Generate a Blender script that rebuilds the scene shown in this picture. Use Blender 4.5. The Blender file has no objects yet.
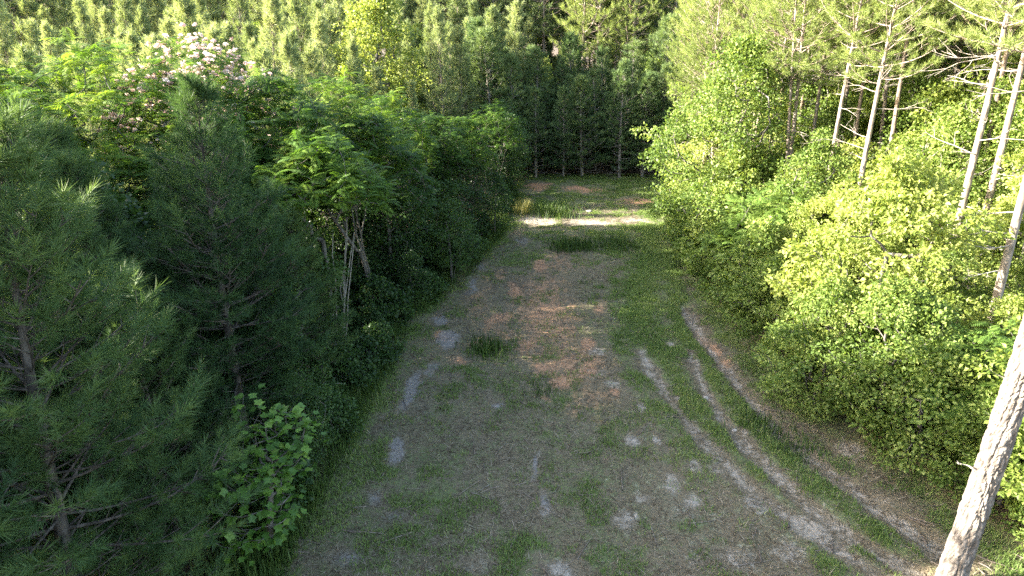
import bpy, math
import numpy as np
from mathutils import Vector

# ------------------------------------------------------------------ camera, sky, sun, exposure
scene = bpy.context.scene
COL = scene.collection
CAM_H, PITCH, FPX = 10.0, math.radians(20.0), 692.0
cam_d = bpy.data.cameras.new('camera'); cam = bpy.data.objects.new('camera', cam_d); COL.objects.link(cam)
cam.location = (0, 0, CAM_H); cam.rotation_euler = (math.radians(70.0), 0, 0)
cam_d.sensor_width = 36.0; cam_d.lens = 36.0*FPX/1024.0
cam_d.clip_start = 0.1; cam_d.clip_end = 3000
scene.camera = cam

SUN_EL = math.radians(19.5)
SUN_DIR = Vector((-math.cos(SUN_EL), -0.01, math.sin(SUN_EL))).normalized()      # towards the sun
world = bpy.data.worlds.new('World'); scene.world = world; world.use_nodes = True
wn = world.node_tree.nodes; wl = world.node_tree.links
bgn = wn['Background']; sky = wn.new('ShaderNodeTexSky'); sky.sky_type = 'NISHITA'; sky.sun_disc = False
sky.sun_elevation = SUN_EL; sky.sun_rotation = math.atan2(SUN_DIR.x, SUN_DIR.y)
sky.air_density = 1.0; sky.dust_density = 3.0; sky.ozone_density = 0.4
wl.new(sky.outputs[0], bgn.inputs[0]); bgn.inputs[1].default_value = 0.12
sl = bpy.data.lights.new('sun', 'SUN'); sl.energy = 5.0; sl.angle = math.radians(0.53); sl.color = (1.0, 0.93, 0.80)
sun = bpy.data.objects.new('sun', sl); COL.objects.link(sun); sun.location = (-40, 0, 40)
sun.rotation_euler = (-SUN_DIR).to_track_quat('-Z', 'Y').to_euler()
vs = scene.view_settings
scene.display_settings.display_device = 'sRGB'
vs.view_transform = 'Standard'; vs.look = 'None'; vs.gamma = 1.0; vs.use_curve_mapping = False
vs.exposure = 3.25
scene.render.engine = 'CYCLES'
cy = scene.cycles
cy.max_bounces = 7; cy.diffuse_bounces = 4; cy.glossy_bounces = 2; cy.transmission_bounces = 5; cy.transparent_max_bounces = 4
cy.use_denoising = False
try:
    cy.denoiser = 'OPENIMAGEDENOISE'; cy.denoising_input_passes = 'RGB_ALBEDO_NORMAL'; cy.denoising_prefilter = 'ACCURATE'
except Exception: pass
cy.sample_clamp_indirect = 0.4; cy.sample_clamp_direct = 1.0

# ------------------------------------------------------------------ helpers
def g(u, v, z=0.0):
    """pixel of the photograph -> point of the place at height z"""
    a = PITCH + math.atan((v-288.0)/FPX)
    Y = (CAM_H-z)/math.tan(a)
    d = Y*math.cos(PITCH) + (CAM_H-z)*math.sin(PITCH)
    return ((u-512.0)/FPX*d, Y)

def project(x, y, z):
    d = y*math.cos(PITCH) + (CAM_H-z)*math.sin(PITCH)
    if d < 0.2: return (9999, 9999)
    return (512+FPX*x/d, 288+FPX*((CAM_H-z)*math.cos(PITCH)-y*math.sin(PITCH))/d)

def _hash(ix, iy, seed):
    n = (ix*374761393 + iy*668265263 + seed*982451653) & 0xffffffff
    n = ((n ^ (n >> 13))*1274126177) & 0xffffffff
    return ((n ^ (n >> 16)) & 0xffff)/65535.0
def vnoise(x, y, seed=0):
    x = np.asarray(x, float); y = np.asarray(y, float)
    xi = np.floor(x).astype(np.int64); yi = np.floor(y).astype(np.int64)
    fx = x-xi; fy = y-yi; fx = fx*fx*(3-2*fx); fy = fy*fy*(3-2*fy)
    a = _hash(xi, yi, seed); b = _hash(xi+1, yi, seed); c = _hash(xi, yi+1, seed); d = _hash(xi+1, yi+1, seed)
    return (a*(1-fx)+b*fx)*(1-fy) + (c*(1-fx)+d*fx)*fy
def fbm(x, y, oct=4, seed=0):
    s = 0; a = .5
    for k in range(oct):
        s = s + a*vnoise(x*2**k, y*2**k, seed+k*17); a *= .5
    return s

class MB:
    """collects triangles; build() links nothing, returns one mesh"""
    def __init__(s): s.v = []; s.f = []; s.t = []; s.n = 0
    def add(s, verts, faces, tint):
        verts = np.asarray(verts, float).reshape(-1, 3); faces = np.asarray(faces, np.int64).reshape(-1, 3)
        s.v.append(verts); s.f.append(faces+s.n)
        s.t.append(np.broadcast_to(np.asarray(tint, float), (len(verts),)).copy()); s.n += len(verts)
    def tube(s, pts, rad, sides=5, tint=.5):
        pts = np.asarray(pts, float); m = len(pts); rad = np.broadcast_to(np.asarray(rad, float), (m,))
        tg = np.gradient(pts, axis=0); tg /= np.linalg.norm(tg, axis=1)[:, None]+1e-9
        ref = np.array([1., 0, 0]) if abs(tg[0][0]) < .8 else np.array([0, 1., 0])
        a = np.cross(tg, ref); a /= np.linalg.norm(a, axis=1)[:, None]+1e-9; b = np.cross(tg, a)
        th = np.arange(sides)*2*math.pi/sides
        ring = a[:, None, :]*np.cos(th)[None, :, None] + b[:, None, :]*np.sin(th)[None, :, None]
        V = (pts[:, None, :] + ring*rad[:, None, None]).reshape(-1, 3)
        i = np.arange(m-1)[:, None]*sides; j = np.arange(sides)[None, :]; k = (j+1) % sides
        q = [i+j, i+k, i+sides+k, i+sides+j]
        F = np.concatenate([np.stack([q[0], q[1], q[2]], -1).reshape(-1, 3), np.stack([q[0], q[2], q[3]], -1).reshape(-1, 3)])
        s.add(V, F, tint)
    def inst(s, tv, tf, O, R, S, tint):
        """copies of a small template: origins O (N,3), rotations R (N,3,3), sizes S (N), tint (N)"""
        N = len(O)
        if N == 0: return
        V = np.einsum('nij,kj->nki', R, tv)*np.asarray(S)[:, None, None] + O[:, None, :]
        F = tf[None, :, :] + (np.arange(N)*len(tv))[:, None, None]
        s.add(V.reshape(-1, 3), F.reshape(-1, 3), np.repeat(tint, len(tv)))
    def mesh(s, name, mat, smooth=False):
        v = np.concatenate(s.v); f = np.concatenate(s.f); t = np.concatenate(s.t)
        me = bpy.data.meshes.new(name)
        me.vertices.add(len(v)); me.vertices.foreach_set('co', v.astype(np.float32).ravel())
        me.loops.add(len(f)*3); me.loops.foreach_set('vertex_index', f.astype(np.int32).ravel())
        me.polygons.add(len(f)); me.polygons.foreach_set('loop_start', (np.arange(len(f))*3).astype(np.int32))
        me.polygons.foreach_set('use_smooth', np.full(len(f), smooth))
        at = me.attributes.new('tint', 'FLOAT', 'POINT'); at.data.foreach_set('value', t.astype(np.float32))
        me.update(calc_edges=True); me.materials.append(mat)
        return me

def frames(D, rng, roll=None):
    """rotation matrices whose local +Y follows D; random (or given) roll"""
    D = D/(np.linalg.norm(D, axis=1)[:, None]+1e-9)
    up = np.tile([0, 0, 1.], (len(D), 1)); up[np.abs(D[:, 2]) > .97] = [1., 0, 0]
    X = np.cross(D, up); X /= np.linalg.norm(X, axis=1)[:, None]+1e-9
    Z = np.cross(X, D)
    if roll is None: roll = rng.uniform(0, 2*math.pi, len(D))
    c = np.cos(roll)[:, None]; s_ = np.sin(roll)[:, None]
    X2 = X*c + Z*s_; Z2 = -X*s_ + Z*c
    return np.stack([X2, D, Z2], axis=2)

def obj(name, data, parent=None, loc=None):
    o = bpy.data.objects.new(name, data); COL.objects.link(o)
    if parent is not None: o.parent = parent
    if loc is not None: o.location = loc
    return o
def tag(o, label=None, cat=None, group=None, kind=None):
    if label: o['label'] = label
    if cat: o['category'] = cat
    if group: o['group'] = group
    if kind: o['kind'] = kind
    return o

# ------------------------------------------------------------------ materials
def new_mat(name):
    m = bpy.data.materials.new(name); m.use_nodes = True
    nt = m.node_tree; nt.nodes.clear()
    out = nt.nodes.new('ShaderNodeOutputMaterial')
    return m, nt, out
def N(nt, typ, **kw):
    n = nt.nodes.new(typ)
    for k, v in kw.items(): setattr(n, k, v)
    return n
def mixc(nt, fac, a, b, blend='MIX'):
    n = nt.nodes.new('ShaderNodeMix'); n.data_type = 'RGBA'; n.blend_type = blend
    for inp, val in ((n.inputs[0], fac), (n.inputs[6], a), (n.inputs[7], b)):
        if hasattr(val, 'is_linked'): nt.links.new(val, inp)
        elif isinstance(val, (int, float)): inp.default_value = val
        else: inp.default_value = (*val, 1)
    return n.outputs[2]
def mth(nt, op, a, b=0.0, c=None, clamp=False):
    n = nt.nodes.new('ShaderNodeMath'); n.operation = op; n.use_clamp = clamp
    for inp, val in zip(n.inputs, (a, b, c)):
        if val is None: continue
        if hasattr(val, 'is_linked'): nt.links.new(val, inp)
        else: inp.default_value = val
    return n.outputs[0]
def noise(nt, scale, detail=4, rough=.6, vec=None):
    n = nt.nodes.new('ShaderNodeTexNoise'); n.inputs['Scale'].default_value = scale
    n.inputs['Detail'].default_value = detail; n.inputs['Roughness'].default_value = rough
    if vec is not None: nt.links.new(vec, n.inputs['Vector'])
    return n.outputs[0]
def smooth(nt, val, lo, hi):
    n = nt.nodes.new('ShaderNodeMapRange'); n.interpolation_type = 'SMOOTHSTEP'
    nt.links.new(val, n.inputs[0]); n.inputs[1].default_value = lo; n.inputs[2].default_value = hi
    return n.outputs[0]

def leaf_mat(name, dark, mid, light, trans=.38, rough=.5, spec=.3, tcol=None):
    m, nt, out = new_mat(name)
    at = N(nt, 'ShaderNodeAttribute', attribute_name='tint')
    oi = N(nt, 'ShaderNodeObjectInfo')
    t = mth(nt, 'ADD', at.outputs['Fac'], mth(nt, 'MULTIPLY', mth(nt, 'SUBTRACT', oi.outputs['Random'], .5), .5))
    r = N(nt, 'ShaderNodeValToRGB'); nt.links.new(t, r.inputs[0])
    r.color_ramp.elements[0].color = (*dark, 1); r.color_ramp.elements[1].color = (*light, 1)
    e = r.color_ramp.elements.new(.5); e.color = (*mid, 1)
    p = N(nt, 'ShaderNodeBsdfPrincipled'); nt.links.new(r.outputs[0], p.inputs['Base Color'])
    p.inputs['Roughness'].default_value = rough; p.inputs['Specular IOR Level'].default_value = spec
    tr = N(nt, 'ShaderNodeBsdfTranslucent')
    tc = mixc(nt, 1.0, r.outputs[0], tcol or (1.25, 1.25, .7), 'MULTIPLY'); nt.links.new(tc, tr.inputs[0])
    mx = N(nt, 'ShaderNodeMixShader'); mx.inputs[0].default_value = trans
    nt.links.new(p.outputs[0], mx.inputs[1]); nt.links.new(tr.outputs[0], mx.inputs[2]); nt.links.new(mx.outputs[0], out.inputs[0])
    return m
def bark_mat(name, c1, c2, c3, scale=6.0, stretch=.25, bump=.6):
    m, nt, out = new_mat(name)
    tc = N(nt, 'ShaderNodeTexCoord'); mp = N(nt, 'ShaderNodeMapping'); mp.inputs['Scale'].default_value = (1, 1, stretch)
    nt.links.new(tc.outputs['Object'], mp.inputs[0])
    vo = N(nt, 'ShaderNodeTexVoronoi'); vo.inputs['Scale'].default_value = scale*2.2; nt.links.new(mp.outputs[0], vo.inputs['Vector'])
    n1 = noise(nt, scale, 6, .65, mp.outputs[0]); n2 = noise(nt, 1.3, 3, .5, tc.outputs['Object'])
    c = mixc(nt, smooth(nt, n1, .3, .7), c1, c2)
    c = mixc(nt, smooth(nt, n2, .35, .7), c, c3)
    c = mixc(nt, mth(nt, 'MULTIPLY', smooth(nt, vo.outputs['Distance'], .3, .75), .6), c, tuple(x*.35 for x in c1))
    p = N(nt, 'ShaderNodeBsdfPrincipled'); nt.links.new(c, p.inputs['Base Color'])
    p.inputs['Roughness'].default_value = .9; p.inputs['Specular IOR Level'].default_value = .15
    b = N(nt, 'ShaderNodeBump'); b.inputs['Strength'].default_value = bump; b.inputs['Distance'].default_value = .03
    nt.links.new(mth(nt, 'SUBTRACT', n1, mth(nt, 'MULTIPLY', vo.outputs['Distance'], .7)), b.inputs['Height'])
    nt.links.new(b.outputs[0], p.inputs['Normal']); nt.links.new(p.outputs[0], out.inputs[0])
    return m

M = {}
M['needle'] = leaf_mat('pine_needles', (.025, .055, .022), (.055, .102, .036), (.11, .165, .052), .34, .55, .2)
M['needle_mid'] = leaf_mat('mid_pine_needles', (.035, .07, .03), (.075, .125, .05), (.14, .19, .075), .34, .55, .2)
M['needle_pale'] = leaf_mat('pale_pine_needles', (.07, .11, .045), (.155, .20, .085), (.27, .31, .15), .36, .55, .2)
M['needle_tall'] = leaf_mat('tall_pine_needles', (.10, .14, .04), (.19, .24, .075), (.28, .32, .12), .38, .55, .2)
M['mimosa'] = leaf_mat('mimosa_leaflets', (.028, .065, .014), (.075, .145, .022), (.19, .27, .035), .48, .55, .2)
M['leaf'] = leaf_mat('broad_leaves', (.055, .095, .018), (.135, .20, .042), (.25, .30, .085), .42, .5, .25)
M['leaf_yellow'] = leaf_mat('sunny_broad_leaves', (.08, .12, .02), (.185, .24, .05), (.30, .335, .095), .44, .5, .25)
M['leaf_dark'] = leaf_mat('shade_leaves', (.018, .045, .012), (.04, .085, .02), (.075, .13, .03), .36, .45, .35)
M['fern'] = leaf_mat('feathery_leaflets', (.05, .10, .02), (.12, .20, .04), (.22, .29, .07), .44, .5, .25)
M['poplar'] = leaf_mat('sapling_leaves', (.045, .105, .016), (.085, .175, .026), (.16, .26, .045), .38, .45, .35)
M['grass'] = leaf_mat('grass_blades', (.07, .115, .027), (.145, .215, .055), (.25, .28, .10), .38, .55, .25)
M['weed'] = leaf_mat('weed_blades', (.022, .048, .012), (.048, .092, .02), (.10, .145, .035), .34, .5, .3)
M['yellow_weed'] = leaf_mat('yellowed_weed_blades', (.12, .13, .03), (.20, .20, .06), (.30, .27, .10), .34, .6, .2)
M['straw'] = leaf_mat('dry_straw', (.06, .045, .028), (.135, .108, .074), (.30, .255, .19), .1, .8, .1)
M['blossom'] = leaf_mat('mimosa_blossom', (.54, .36, .34), (.68, .52, .47), (.80, .70, .63), .35, .8, .1, (1, .9, .9))
M['pine_bark'] = bark_mat('pine_bark', (.19, .155, .125), (.34, .295, .25), (.26, .21, .17))
M['near_bark'] = bark_mat('near_pine_bark', (.12, .10, .085), (.26, .23, .205), (.18, .155, .13), 7.0, .3, .8)
M['grey_bark'] = bark_mat('grey_bark', (.10, .09, .08), (.20, .185, .165), (.14, .13, .11), 5.0, .4, .4)
M['dead_wood'] = bark_mat('dead_wood', (.26, .23, .20), (.42, .38, .34), (.33, .29, .25), 9.0, .3, .3)
M['mid_bark'] = bark_mat('weathered_pine_bark', (.13, .10, .08), (.27, .235, .20), (.19, .15, .12))
M['stem_bark'] = bark_mat('stem_bark', (.19, .17, .145), (.36, .33, .295), (.26, .235, .2), 6.0, .4, .3)
M['dark_bark'] = bark_mat('dark_bark', (.07, .06, .05), (.15, .13, .11), (.10, .085, .07))
def plain_mat(name, c, rough, nz=8.0, var=.35):
    m, nt, out = new_mat(name)
    tc = N(nt, 'ShaderNodeTexCoord'); n = noise(nt, nz, 5, .65, tc.outputs['Object'])
    col = mixc(nt, smooth(nt, n, .3, .7), tuple(x*(1-var) for x in c), c)
    p = N(nt, 'ShaderNodeBsdfPrincipled'); nt.links.new(col, p.inputs['Base Color']); p.inputs['Roughness'].default_value = rough
    b = N(nt, 'ShaderNodeBump'); b.inputs['Strength'].default_value = .5; b.inputs['Distance'].default_value = .02
    nt.links.new(n, b.inputs['Height']); nt.links.new(b.outputs[0], p.inputs['Normal']); nt.links.new(p.outputs[0], out.inputs[0])
    return m
M['stone'] = plain_mat('pale_stone', (.36, .33, .29), .85)
M['scrap'] = plain_mat('blue_grey_scrap', (.36, .42, .52), .45)

# ------------------------------------------------------------------ ground: masks of bare earth, clay, mud and grass laid out on the land
def pts_of(px): return [g(*p) for p in px]
def seg_d(X, Y, pl):
    best = np.full(X.shape, 1e9)
    for (x0, y0), (x1, y1) in zip(pl[:-1], pl[1:]):
        dx, dy = x1-x0, y1-y0; L = dx*dx+dy*dy
        t = np.clip(((X-x0)*dx+(Y-y0)*dy)/L, 0, 1)
        best = np.minimum(best, np.hypot(X-x0-t*dx, Y-y0-t*dy))
    return best
LEFT_EDGE = np.array([(5, -4.6), (11, -4.4), (14, -4.2), (18, -4.0), (24, -3.5), (30, -1.6), (38, .1), (44, .6), (50, .9), (52, 2)])
RIGHT_EDGE = np.array([(5, 10.6), (11, 9.9), (14, 9.4), (18, 7.9), (24, 7.5), (30, 7.9), (38, 8.6), (49, 10.5), (52, 12)])
def xl(y): return np.interp(y, LEFT_EDGE[:, 0], LEFT_EDGE[:, 1])
def xr(y): return np.interp(y, RIGHT_EDGE[:, 0], RIGHT_EDGE[:, 1])
RUTS = [(pts_of([(690, 350), (697, 375), (712, 400), (728, 422), (755, 452), (800, 497), (850, 535), (935, 582)]), .22),
        (pts_of([(640, 350), (668, 395), (700, 437), (738, 475), (775, 505), (815, 530), (860, 560), (895, 590)]), .28),
        (pts_of([(683, 305), (700, 335), (722, 362), (745, 392), (780, 432), (825, 468), (885, 512), (950, 556)]), .22)]
# (u, v, half-width m, half-length m, strength)
SAND_AND_SUN = [(680, 500, 2.6, 3., .42), (640, 420, 1., 2.5, .42), (790, 520, 2., 2.5, .42), (625, 525, .35, .35, .8), (668, 482, .3, .5, .75), (640, 408, .16, .4, .9), (628, 440, .22, .3, .9), (597, 352, .5, .4, .7), (655, 440, .15, .2, .9),
        (543, 508, .14, .3, .9), (740, 560, .6, .5, .62), (790, 555, .5, .6, .66), (690, 560, .5, .4, .5), (760, 505, .4, .5, .8), (690, 500, .3, .4, .7), (600, 372, .4, .5, .6), (640, 500, .3, .3, .6),
        (720, 470, .25, .4, .7), (560, 575, .5, .3, .7), (810, 527, .45, .45, 1), (700, 470, .3, .4, .7), (545, 222, 1.4, .8, .9), (590, 223, 1.6, .7, .9), (635, 221, 1.5, .6, .8), (530, 219, 1, .9, .9), (612, 385, .3, .4, .7),  # the full-strength blob by the lower rut paints a fleck of sun
        (470, 568, .5, .3, .5), (850, 450, .6, .5, .7), (880, 500, .5, .5, .6), (708, 395, .12, .16, 1), (744, 427, .1, .14, 1), (668, 344, .12, .2, 1), (679, 400, .12, .16, 1)]
CLAY = [(545, 315, 1.8, 7., .62), (575, 365, 1.6, 3., .60), (500, 330, 1.2, 3., .5), (480, 300, 1, 5, .45), (590, 400, 1.2, 2., .5), (560, 260, 1.6, 3, .5), (515, 290, .3, 1.0, .95), (540, 265, .5, 1.2, .9), (500, 318, .55, .6, .8), (478, 345, .6, .5, .7), (527, 345, .5, .6, .8), (562, 382, .35, .6, .9), (590, 345, .35, .7, .85), (588, 370, .3, .5, .9),
        (612, 392, .25, .5, .8), (600, 310, .4, 1.2, .55), (545, 370, .5, .6, .75), (545, 400, .3, .3, .6), (585, 190, 1.5, 1.2, .9), (537, 187, 1, 1.6, .9), (640, 202, 2, 1.2, .7), (545, 300, .4, 1., .6), (570, 330, .5, .9, .6), (530, 320, .5, .8, .7),
        (443, 338, .35, .5, .8), (700, 338, .3, 1.2, .65), (722, 362, .35, .8, .65), (712, 348, .3, 1., .65), (810, 455, .4, .4, .3), (458, 362, .4, .4, .6), (560, 250, .7, .8, .6), (500, 275, .4, 1.4, .6), (575, 240, .8, .8, .5)]
MUD = [(425, 400, .8, 4., .40), (480, 430, 1.2, 3, .33), (447, 340, .3, .8, 1), (440, 322, .3, .7, .9), (410, 390, .26, 1.2, 1), (396, 450, .22, .75, 1), (378, 500, .3, .5, .6), (497, 407, .3, .3, .9), (536, 465, .1, .9, .8), (545, 500, .14, .6, .7), (470, 285, .35, 1.6, .7), (430, 370, .3, .6, .7),
       (480, 265, .4, 1.6, .6), (345, 560, .6, .4, .6), (395, 520, .5, .4, .5), (520, 240, .5, 1.6, .6)]
GRASS = [(565, 400, .8, 1., .8), (600, 412, .7, .8, .8), (545, 440, .6, .6, .6), (490, 345, .6, .6, .8), (600, 555, .5, .5, .85), (540, 545, .45, .4, .85), (690, 525, .7, .4, .85), (640, 550, .4, .3, .8), (430, 425, .5, .6, .6), (660, 460, .5, .5, .6),
         (500, 385, .6, .6, .6), (470, 400, .5, .5, .6), (540, 280, .7, 1.4, .5), (610, 235, 1.6, .8, 1), (575, 240, .9, .6, .9), (545, 205, 1.4, 1.6, .9), (620, 205, 3, 2.2, .6), (580, 178, 4, 1.6, .9), (430, 480, .5, .4, .55), (360, 470, .6, 1, .7), (350, 540, .4, .5, .5), (490, 480, .5, .4, .5), (460, 310, .5, 1.5, .45),
         (720, 540, .5, .3, .7), (850, 575, .3, .3, .7), (960, 520, 1, 1, .6), (1000, 560, 1, .8, .6)]
GRASS_BANDS = [(pts_of([(655, 200), (652, 235), (645, 275), (640, 320), (662, 372), (712, 440), (775, 492), (840, 540), (905, 590)]), 1.35, 1.0),
               (pts_of([(665, 250), (680, 320), (715, 385), (765, 440), (830, 495), (900, 550)]), .8, 1.0),
               (pts_of([(615, 280), (612, 330), (632, 378), (668, 430), (715, 480)]), .5, .75)]
def blobs(X, Y, lst):
    m = np.zeros(X.shape)
    k_ = np.clip(Y/30, .5, 1.6)
    X, Y = (X+k_*(.9*(fbm(X*1.1, Y*1.1, 3, 41)-.45)+.35*(fbm(X*4.5, Y*4.5, 2, 43)-.4)), Y+k_*(1.3*(fbm(X*1.1+9, Y*1.1, 3, 47)-.45)+.4*(fbm(X*4.5+9, Y*4.5, 2, 49)-.4)))
    for (u, v, w, l, s) in lst:
        x, y = g(u, v)
        m = np.maximum(m, s*np.exp(-(((X-x)/w)**2 + ((Y-y)/l)**2)*.8))
    return m
def rut_mask(X, Y):
    m = np.zeros(X.shape)
    for pl, w in RUTS:
        wob = .5*(fbm(X*.9, Y*.9, 3, 5)-.45)+.2*(fbm(X*4, Y*4, 2, 6)-.4)
        m = np.maximum(m, np.exp(-((seg_d(X, Y, pl)+wob)/(w*1.15))**2)*np.clip(.45+1.3*fbm(X*.8+3, Y*.5, 3, 15), 0, 1))
    return m
def grass_mask(X, Y):
    m = blobs(X, Y, GRASS)
    for pl, w, s in GRASS_BANDS: m = np.maximum(m, s*np.exp(-(seg_d(X, Y, pl)/w)**2))
    el = X-xl(Y); er = xr(Y)-X
    m = np.maximum(m, .72*np.exp(-(np.maximum(el, 0)/.6)**2)*np.clip(.3+1.4*fbm(X*.7, Y*.5, 3, 63), 0, 1)); m = np.maximum(m, .7*np.exp(-(np.maximum(er, 0)/.6)**2))
    m = np.maximum(m, .34+.42*fbm(X*.45, Y*.3, 3, 61)); m = np.maximum(m, .62*np.clip((Y-39)/4, 0, 1))
    return np.clip(m*(1-.85*rut_mask(X, Y)), 0, 1)
def all_masks(X, Y):
    r = rut_mask(X, Y)
    sand = np.maximum(blobs(X, Y, SAND_AND_SUN), r*.64); clay = blobs(X, Y, CLAY); mud = blobs(X, Y, MUD)
    gr = grass_mask(X, Y)*(1-.7*np.maximum(np.maximum(blobs(X, Y, SAND_AND_SUN), clay*.8), mud))
    return gr, clay, sand, mud
def gz(X, Y):
    X = np.asarray(X, float); Y = np.asarray(Y, float)
    inside = (X > -30) & (X < 40) & (Y < 80)
    z = .10*(fbm(X*.35, Y*.35, 4, 3)-.5) + .08*(fbm(X*2.1, Y*2.1, 3, 9)-.5) + .04*(fbm(X*4.7, Y*4.7, 2, 19)-.4)
    r = rut_mask(X, Y)
    z = z - .12*r + .03*np.exp(-((X-1.5-.05*Y)/2.0)**2)
    er = X-xr(Y)
    z = z + .28*np.clip(er/1.5, 0, 1)*np.clip((40-Y)/10, 0, 1) + .9*np.clip((er-3)/14, 0, 1)
    return np.where(inside, z, .9*np.clip((X-15)/10, 0, 1))

xs = np.concatenate([[-900, -400, -180, -100, -60, -45], np.arange(-34, -8, 1.0), np.arange(-8, 13, .11), np.arange(13, 40, 1.0), [45, 60, 100, 180, 400, 900]])
ys = np.concatenate([[-500, -200, -80, -30, -10, 0, 4], np.arange(7, 30, .13), np.arange(30, 54, .2), np.arange(54, 84, 1.5), [90, 110, 150, 250, 500, 1200]])
GX, GY = np.meshgrid(xs, ys)
gm = MB()
nx, ny = len(xs), len(ys)
i = np.arange(ny-1)[:, None]*nx; j = np.arange(nx-1)[None, :]
F = np.concatenate([np.stack([i+j, i+j+1, i+nx+j+1], -1).reshape(-1, 3), np.stack([i+j, i+nx+j+1, i+nx+j], -1).reshape(-1, 3)])
gm.add(np.stack([GX, GY, gz(GX, GY)], -1).reshape(-1, 3), F, .5)

m, nt, out = new_mat('ground_soil')
tc = N(nt, 'ShaderNodeTexCoord'); co = tc.outputs['Object']
ca = N(nt, 'ShaderNodeAttribute', attribute_name='cover'); sp = N(nt, 'ShaderNodeSeparateColor'); nt.links.new(ca.outputs['Color'], sp.inputs[0])
wm = N(nt, 'ShaderNodeAttribute', attribute_name='mud'); wo = N(nt, 'ShaderNodeAttribute', attribute_name='wood')
nA = noise(nt, 1.2, 6, .65, co); nB = noise(nt, 6.0, 5, .7, co); nC = noise(nt, 32.0, 4, .7, co); mpg = N(nt, 'ShaderNodeMapping'); mpg.inputs['Scale'].default_value = (1, .5, 1); nt.links.new(co, mpg.inputs[0]); nD = noise(nt, 2.6, 8, .72, mpg.outputs[0])
thatch = mixc(nt, smooth(nt, nC, .32, .68), (.075, .059, .035), (.215, .172, .108))
thatch = mixc(nt, mth(nt, 'MULTIPLY', smooth(nt, nA, .4, .65), .5), thatch, (.155, .13, .085))
nE = mth(nt, 'ADD', mth(nt, 'MULTIPLY', nD, .38), mth(nt, 'ADD', mth(nt, 'MULTIPLY', nB, .32), mth(nt, 'MULTIPLY', nC, .30)))
def cover(mask, lo, hi, k=1.0, nn=None):
    return smooth(nt, mth(nt, 'ADD', mask, mth(nt, 'MULTIPLY', mth(nt, 'SUBTRACT', nn or nE, .5), k)), lo, hi)
gcol = mixc(nt, smooth(nt, nB, .3, .7), (.06, .09, .025), (.125, .17, .052))
gcol = mixc(nt, mth(nt, 'MULTIPLY', smooth(nt, nC, .45, .75), .5), gcol, (.15, .13, .07))
c = mixc(nt, mth(nt, 'MULTIPLY', cover(sp.outputs[0], .30, .70, 2.6), .8), thatch, gcol)
clay = mixc(nt, smooth(nt, nB, .3, .7), (.33, .155, .078), (.45, .26, .15))
c = mixc(nt, mth(nt, 'MULTIPLY', cover(sp.outputs[1], .35, .72, 3.0), .88), c, clay)
sand = mixc(nt, smooth(nt, nB, .3, .7), (.20, .17, .13), (.35, .305, .25))
c = mixc(nt, cover(sp.outputs[2], .40, .78, 2.8), c, sand)
mudc = mixc(nt, smooth(nt, nB, .3, .7), (.17, .15, .14), (.27, .25, .24))
mudf = mth(nt, 'MULTIPLY', cover(wm.outputs['Fac'], .34, .72, 1.6), .75)
c = mixc(nt, mudf, c, mudc)
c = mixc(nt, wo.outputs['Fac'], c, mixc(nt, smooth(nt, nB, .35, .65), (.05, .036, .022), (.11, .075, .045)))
p = N(nt, 'ShaderNodeBsdfPrincipled'); nt.links.new(c, p.inputs['Base Color'])
nt.links.new(mth(nt, 'SUBTRACT', .95, mth(nt, 'MULTIPLY', mudf, .5)), p.inputs['Roughness']); p.inputs['Specular IOR Level'].default_value = .35
b = N(nt, 'ShaderNodeBump'); b.inputs['Strength'].default_value = .9; b.inputs['Distance'].default_value = .05
nt.links.new(mth(nt, 'ADD', nC, mth(nt, 'ADD', nB, nD)), b.inputs['Height']); nt.links.new(b.outputs[0], p.inputs['Normal'])
nt.links.new(p.outputs[0], out.inputs[0])
M['ground'] = m
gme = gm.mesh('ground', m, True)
gr, clm, sam, mum = all_masks(GX, GY)
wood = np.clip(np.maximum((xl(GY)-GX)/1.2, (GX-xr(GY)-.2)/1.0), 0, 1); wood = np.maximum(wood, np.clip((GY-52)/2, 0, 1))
ca = gme.attributes.new('cover', 'FLOAT_COLOR', 'POINT')
ca.data.foreach_set('color', np.stack([gr, clm, sam, np.ones_like(gr)], -1).astype(np.float32).ravel())
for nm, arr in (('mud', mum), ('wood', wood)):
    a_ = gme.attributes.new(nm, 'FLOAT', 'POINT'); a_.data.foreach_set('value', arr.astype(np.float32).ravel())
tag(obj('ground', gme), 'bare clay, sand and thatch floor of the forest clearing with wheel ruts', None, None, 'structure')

# ------------------------------------------------------------------ ground cover (uncountable): grass blades, dry straw, undergrowth
BLADE_V = np.array([[-.5, 0, 0], [.5, 0, 0], [.32, .12, .55], [-.32, .12, .55], [0, .42, 1.0]]); BLADE_F = np.array([[0, 1, 2], [0, 2, 3], [3, 2, 4]])
def blades(mb, rng, X, Y, h, w, lean=1.0, tint=None):
    n = len(X); a = rng.uniform(0, 2*math.pi, n); ln = rng.uniform(.2, 1.5, n)*lean
    R = np.zeros((n, 3, 3)); c_, s_ = np.cos(a), np.sin(a)
    R[:, 0, 0] = c_*w; R[:, 1, 0] = s_*w
    R[:, 0, 1] = -s_*h*ln; R[:, 1, 1] = c_*h*ln; R[:, 2, 2] = h
    mb.inst(BLADE_V, BLADE_F, np.stack([X, Y, gz(X, Y)-.01], -1), R, np.ones(n), rng.uniform(0, 1, n) if tint is None else tint)
def scatter(rng, n, ymin=9.5, ymax=53, power=1.8):
    t = rng.uniform(0, 1, n); Y = ymin + (ymax-ymin)*t**power          # denser near the camera
    X = xl(Y)-.6 + (xr(Y)-xl(Y)+1.2)*rng.uniform(0, 1, n)
    return X, Y
rng = np.random.default_rng(11)
X, Y = scatter(rng, 560000, 9.5, 53, 1.6)
gr, cl_, sa_, mu_ = all_masks(X, Y)
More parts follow.
